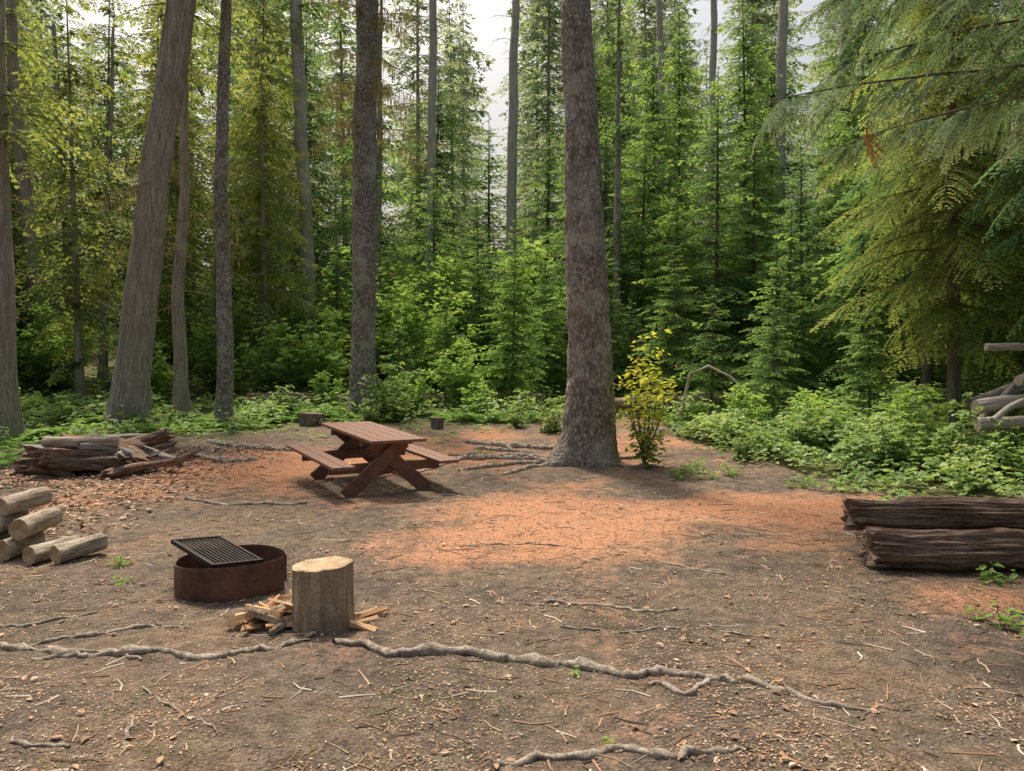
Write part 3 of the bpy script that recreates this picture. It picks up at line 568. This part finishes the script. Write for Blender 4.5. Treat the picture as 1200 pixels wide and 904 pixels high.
# ---------------------------------------------------------------- roots / twigs
def root(pts,r,name='tree_root',seed=0,off=.32):
    pts=np.array(pts,float); n=int(max(12,np.linalg.norm(np.diff(pts,axis=0),axis=1).sum()/.03)); t=np.linspace(0,len(pts)-1,n)
    x=np.interp(t,range(len(pts)),pts[:,0]); y=np.interp(t,range(len(pts)),pts[:,1])
    for i in range(n):
        x[i]+=.03*noise.noise((t[i]*2.3,seed,0)); y[i]+=.07*noise.noise((t[i]*1.7,seed,5))+.03*noise.noise((t[i]*6,seed,5))
    rad=np.array([r*(.4+.6*math.sin(math.pi*min(1,.12+q*.86))**.6)*(1+.8*noise.noise((q*14,seed,2))) for q in np.linspace(0,1,n)])
    z=np.array([gh(a,b)+rad[i]*off+.016*noise.noise((t[i]*3.3,seed,8)) for i,(a,b) in enumerate(zip(x,y))])
    mb=MB(); V,F=tube(np.stack([x,y,z],1),rad,12)
    V=V+np.array([[noise.noise((v[0]*25,v[1]*25,v[2]*25+k*9))*r*.5 for k in range(3)] for v in V]); mb.add(V,F,0,.5,True)
    return obj(name,mb.mesh(name,[M['root']]))
root([(-3.6,4.5),(-3.0,4.36),(-2.53,4.22),(-2.1,4.28),(-1.7,4.2),(-1.38,4.33),(-1.2,4.5)],.022,seed=1)
root([(-2.7,4.15),(-2.4,4.22),(-2.1,4.2)],.016,seed=2)
root([(-1.05,4.35),(-.6,4.22),(-.1,4.2),(.25,4.07),(.62,3.92),(.98,3.93)],.031,seed=3)
root([(.8,3.97),(1.05,3.9),(1.22,3.82),(1.5,3.6),(1.75,3.5)],.018,seed=31)
root([(.7,3.8),(.9,3.72),(1.05,3.86),(1.2,3.85)],.016,seed=4)
root([(-.08,3.05),(.35,3.14),(.66,3.08),(1.0,3.14)],.019,seed=5)
root([(.1,5.1),(.5,5.15),(.9,5.0),(1.2,5.05)],.012,seed=6)
root([(-3.4,4.75),(-3.1,4.75),(-2.8,4.95)],.013,seed=7); root([(-2.85,4.35),(-2.5,4.6),(-2.1,4.72)],.014,seed=8)
root([(1.25,6.2),(1.5,5.95),(1.75,5.75)],.012,seed=9); root([(-1.9,3.8),(-1.6,3.5),(-1.32,3.3)],.007,seed=10,off=.6)
root([(-2.2,3.25),(-1.9,3.15)],.011,seed=11); root([(-1.75,3.4),(-1.68,3.2),(-1.62,3.05)],.010,seed=12)
root([(-3.3,3.9),(-2.9,3.75),(-2.5,3.72)],.012,seed=13); root([(.3,4.7),(.7,4.62),(1.2,4.7),(1.6,4.5)],.007,seed=15,off=.5)
for i,(a,L,r) in enumerate([(3.3,2.0,.05),(2.9,2.6,.055),(3.6,1.6,.04),(2.6,2.2,.05),(5.6,1.0,.04),(.2,1.2,.04)]):
    x0,y0=1.28+.3*math.cos(a),12.4+.3*math.sin(a); root([(x0,y0),(x0+math.cos(a)*L*.5,y0+math.sin(a)*L*.5),(x0+math.cos(a+.3)*L,y0+math.sin(a+.3)*L)],r,seed=20+i,off=.3)
for i,p in enumerate([[(-.9,14.6),(0,14.1),(.9,13.9)],[(-.7,13.9),(-.1,13.7),(.5,13.2)],[(-1.6,10.9),(-.9,12.5),(-.6,13.3)],[(-4.1,9.3),(-3.4,9.0),(-2.5,9.0)],[(-6,14.6),(-5,13.9),(-4,13.5)],[(-5.6,13),(-4.8,12.4),(-4.3,12.6)],[(-.4,6.9),(.2,7.0),(.7,6.8)]]): root(p,[.06,.05,.03,.025,.06,.05,.01][i],seed=40+i,off=.35)
mb=MB(); r=rf
for i in range(1900):
    d=2.8+11*r.random()**1.2; x=r.uniform(-.75,.75)*d; L=r.uniform(.03,.2)*(1 if d<6 else 1.8); a=r.uniform(0,6.28); y=d; b2=r.uniform(-.5,.5)
    p=[(x,y),(x+math.cos(a)*L*.5,y+math.sin(a)*L*.5),(x+math.cos(a)*L*.5+math.cos(a+b2)*L*.5,y+math.sin(a)*L*.5+math.sin(a+b2)*L*.5)]
    V,F=tube([(q[0],q[1],gh(*q)+.004) for q in p],np.array([1,.8,.5])*.0036*r.uniform(.5,1.8),4); mb.add(V,F,0,r.random()**.8)
obj('fallen_twigs',mb.mesh('twigs',[M['lit']]))
def litter(n,name,region,Lr,asp,vr,lift=.004,T=T_BL):
    P=[];D=[];Nn=[];Ls=[];vv=[]
    while len(P)<n:
        x,y,keep=region()
        if not keep: continue
        a=rf.uniform(0,6.28); P.append((x,y,gh(x,y)+lift*rf.uniform(.5,2))); D.append((math.cos(a),math.sin(a),rf.uniform(-.15,.25))); Nn.append((rf.uniform(-.35,.35),rf.uniform(-.35,.35),1)); Ls.append(rf.uniform(*Lr)); vv.append(rf.uniform(*vr))
    Ls=np.array(Ls); V,F,v=leaves(P,D,Nn,Ls,Ls*asp,T,vv); mb=MB(); mb.add(V,F,0,v); obj(name,mb.mesh(name,[M['lit']]))
def reg1():
    d=2.7+8*rf.random()**1.2; x=rf.uniform(-.78,.78)*d; return x,d,rf.random()<.45+1.3*noise.noise((x*1.3,d*1.3,1))
def reg2():
    y=rf.uniform(5,17); x=rf.uniform(-7,6); return x,y,needles(x,y)>.3+rf.random()*.4 and clear(x,y)>.4
def reg3():
    y=rf.uniform(6.5,14); x=rf.uniform(-8,-3.8); return x,y,rf.random()<.9*sm(-3.4,-5.4,x)
litter(44000,'wood_chip_litter',reg1,(.006,.026),.4,(0,.92)); litter(20000,'cedar_needle_litter',reg2,(.02,.055),.3,(.4,.8)); litter(900,'fallen_leaves',reg1,(.025,.06),.6,(.1,.9),.008,T_LF); litter(4200,'leaf_litter',reg3,(.04,.1),.6,(.1,.9),.015,T_LF)
mb=MB(); oc=np.array([(1,0,0),(0,1,0),(-1,0,0),(0,-1,0),(0,0,.6),(0,0,-.6)]); of=np.array([(0,1,4),(1,2,4),(2,3,4),(3,0,4),(1,0,5),(2,1,5),(3,2,5),(0,3,5)])
for i in range(6000):
    d=2.7+6*r.random()**1.3; x=r.uniform(-.76,.76)*d; s=.003+.009*r.random()**5; th=r.uniform(0,3); c,q=math.cos(th),math.sin(th); V=oc*np.array([s*1.2,s,s]); V=V@np.array([[c,q,0],[-q,c,0],[0,0,1]])+np.array([x,d,gh(x,d)+s*.3]); mb.add(V,of,0,r.random(),True)
obj('gravel',mb.mesh('gravel',[M['stone']]))
mb=MB(); P=[];D=[];Nn=[];Ls=[]
for i in range(1100):
    d=2.9+8*r.random(); x=r.uniform(-.7,.75)*d
    if noise.noise((x*.9,d*.9,7))<.04: continue
    for k in range(r.randint(5,16)):
        a=r.uniform(0,6.28); P.append((x+r.gauss(0,.06),d+r.gauss(0,.06),gh(x,d)-.002)); D.append((math.cos(a)*.7,math.sin(a)*.7,r.uniform(.4,1.2))); Nn.append((math.cos(a+1.6),math.sin(a+1.6),.3)); Ls.append(r.uniform(.02,.06))
Ls=np.array(Ls); V,F,v=leaves(P,D,Nn,Ls,Ls*0+.004); mb.add(V,F,0,v); obj('sparse_grass',mb.mesh('grass',[M['grass']]))
sd=[shrub_mesh('seedling_%d'%i,.13,.10,44,.042,'fern',seed=90+i,T=T_LF,stems=4,low=.3,ratio=.6,st=.006) for i in range(2)]
for x,y,s in [(.42,3.2,.7),(.35,3.95,.7),(3.15,4.75,1.8),(3.25,4.55,1.5),(-3.0,5.7,1.0),(-3.3,6.2,1.1),(3.75,5.75,1.7),(2.9,11.6,2.2),(-.5,13,1.5),(4.0,10.2,2),(3.3,11.2,2),(2.5,11.0,2.2),(2.7,11.3,2.2),(2.9,10.9,1.8),(4.4,9.9,2)]: put(sd[int(abs(x)*7)%2],x,y,'seedling_plant',s)
# ---------------------------------------------------------------- fire ring
fx,fy=-2.13,5.64; fr=empty('fire_ring',(fx,fy,gh(fx,fy)))
seg=72; a0,a1=math.radians(14),math.radians(14+336); V=[]
for i in range(seg+1):
    t=i/seg; a=a0+(a1-a0)*t; rr=.375+.04*t+.006*math.sin(a*5); 
    for (dr,z) in ((0,-.03),(0,.225),(.003,.238),(.012,.24),(.014,.228),(.014,-.03)):
        zz=z+(.012*math.sin(a*1.5)-.02*(1-t) if z>0 else 0); V.append(((rr+dr)*math.cos(a),(rr+dr)*math.sin(a),zz))
F=[(i*6+j,(i+1)*6+j,(i+1)*6+(j+1)%6,i*6+(j+1)%6) for i in range(seg) for j in range(6)]
mb=MB(); mb.add(V,F,0,.5,False); mb.add(V,[(0,1,2,3,4,5)],0); mb.add(V,[tuple(seg*6+5-k for k in range(6))],0)
obj('steel_ring',mb.mesh('steel_ring',[M['rust']]),parent=fr)
mb=MB(); A=[(0,0,.03)]+[(.36*math.cos(t*.2618),.36*math.sin(t*.2618),.015+.01*math.sin(t*3)) for t in range(24)]; mb.add(A,[(0,1+t,1+(t+1)%24) for t in range(24)],0,.5,True); obj('ash_bed',mb.mesh('ash',[M['ash']]),parent=fr)
gr=empty('cooking_grate',(-.13,.02,.262)); gr.parent=fr; gr.rotation_euler=(math.radians(-5),math.radians(7),math.radians(-42))
mb=MB()
def ab(mb,s,o):
    b=boxv(*s); mb.add(b[0]+np.array(o),b[1])
for y in (-.19,.19): ab(mb,(.66,.022,.03),(0,y,0))
for x in (-.33,.33): ab(mb,(.022,.402,.034),(x,0,.001))
for k in range(11):
    y=-.16+k*.032
    V,F=tube([(-.32,y,.004),(.32,y,.004)],[.0075,.0075],6); mb.add(V,F,0,.5,True)
for x in (-.1,.12): ab(mb,(.02,.37,.012),(x,0,-.012))
obj('bars',mb.mesh('grate',[M['iron']]),parent=gr)
for k in range(3):
    o=logobj('charred_wood_%d'%k,(-.2+.15*k,-.15,.06),(.05+.1*k,.15,.09),.035,'darkbark','darkbark',50+k,.15,12,parent=fr)
# ---------------------------------------------------------------- picnic table
tx,ty=-2.02,10.5; tb=empty('picnic_table',(tx,ty,gh(tx,ty)+.0),(math.radians(3.4),0,math.radians(32)))
Ln=2.05
for k in range(5): plank('top_plank_%d'%k,(.148,Ln+random.uniform(-.01,.01),.042),((k-2)*.156,0,.745),(0,0,0),'table',tb)
for s in (-1,1):
    for k in range(2): plank('bench_plank_%d_%d'%(s,k),(.142,Ln,.042),(s*(.66+.15*k),0,.435),(0,0,0),'table',tb)
    for yy in (-.66,.66):
        h=.70; fx0,tx0=.60,-.22; Lg=math.hypot(fx0-tx0,h)+.0; an=math.atan2(h,tx0-fx0)
        plank('leg_%d_%d'%(s,int(yy*10)),(Lg,.045,.19),(s*(fx0+tx0)/2,yy+s*.0235,h/2+.0),(0,-(an if s>0 else math.pi-an),0),'tableX',tb)
for yy in (-.66,.66):
    plank('bench_bearer_%d'%int(yy*10),(1.58,.045,.13),(0,yy+.072*(1 if yy<0 else -1),.347),(0,0,0),'tableX',tb)
    plank('top_cleat_%d'%int(yy*10),(.74,.045,.085),(0,yy+.072*(1 if yy<0 else -1),.68),(0,0,0),'tableX',tb)
# ---------------------------------------------------------------- light, world, camera
el=math.radians(63); az=Vector((-.42,.90,0)).normalized(); S=Vector((az.x*math.cos(el),az.y*math.cos(el),math.sin(el)))
sl=bpy.data.lights.new('sun','SUN'); sl.energy=4.4; sl.angle=math.radians(6); sl.color=(1,.90,.77)
so=bpy.data.objects.new('sun',sl); scene.collection.objects.link(so); so.rotation_euler=S.to_track_quat('Z','Y').to_euler(); so.location=(-10,20,30)
w=bpy.data.worlds.new('World'); scene.world=w; w.use_nodes=True; N=w.node_tree.nodes; Lk=w.node_tree.links
sk=N.new('ShaderNodeTexSky'); sk.sky_type='NISHITA'; sk.sun_disc=False; sk.sun_elevation=el; sk.sun_rotation=math.atan2(az.x,az.y); sk.dust_density=10; sk.air_density=1.6; sk.ozone_density=.4
bg=N['Background']; Lk.new(sk.outputs[0],bg.inputs[0]); bg.inputs[1].default_value=.15
cam=bpy.data.cameras.new('camera'); co=bpy.data.objects.new('camera',cam); scene.collection.objects.link(co); co.location=(0,0,1.6)
cam.lens=26.1; cam.sensor_width=36; co.rotation_euler=(math.radians(90-.8),0,0); cam.clip_end=2000; scene.camera=co
print('objects',len(bpy.data.objects))
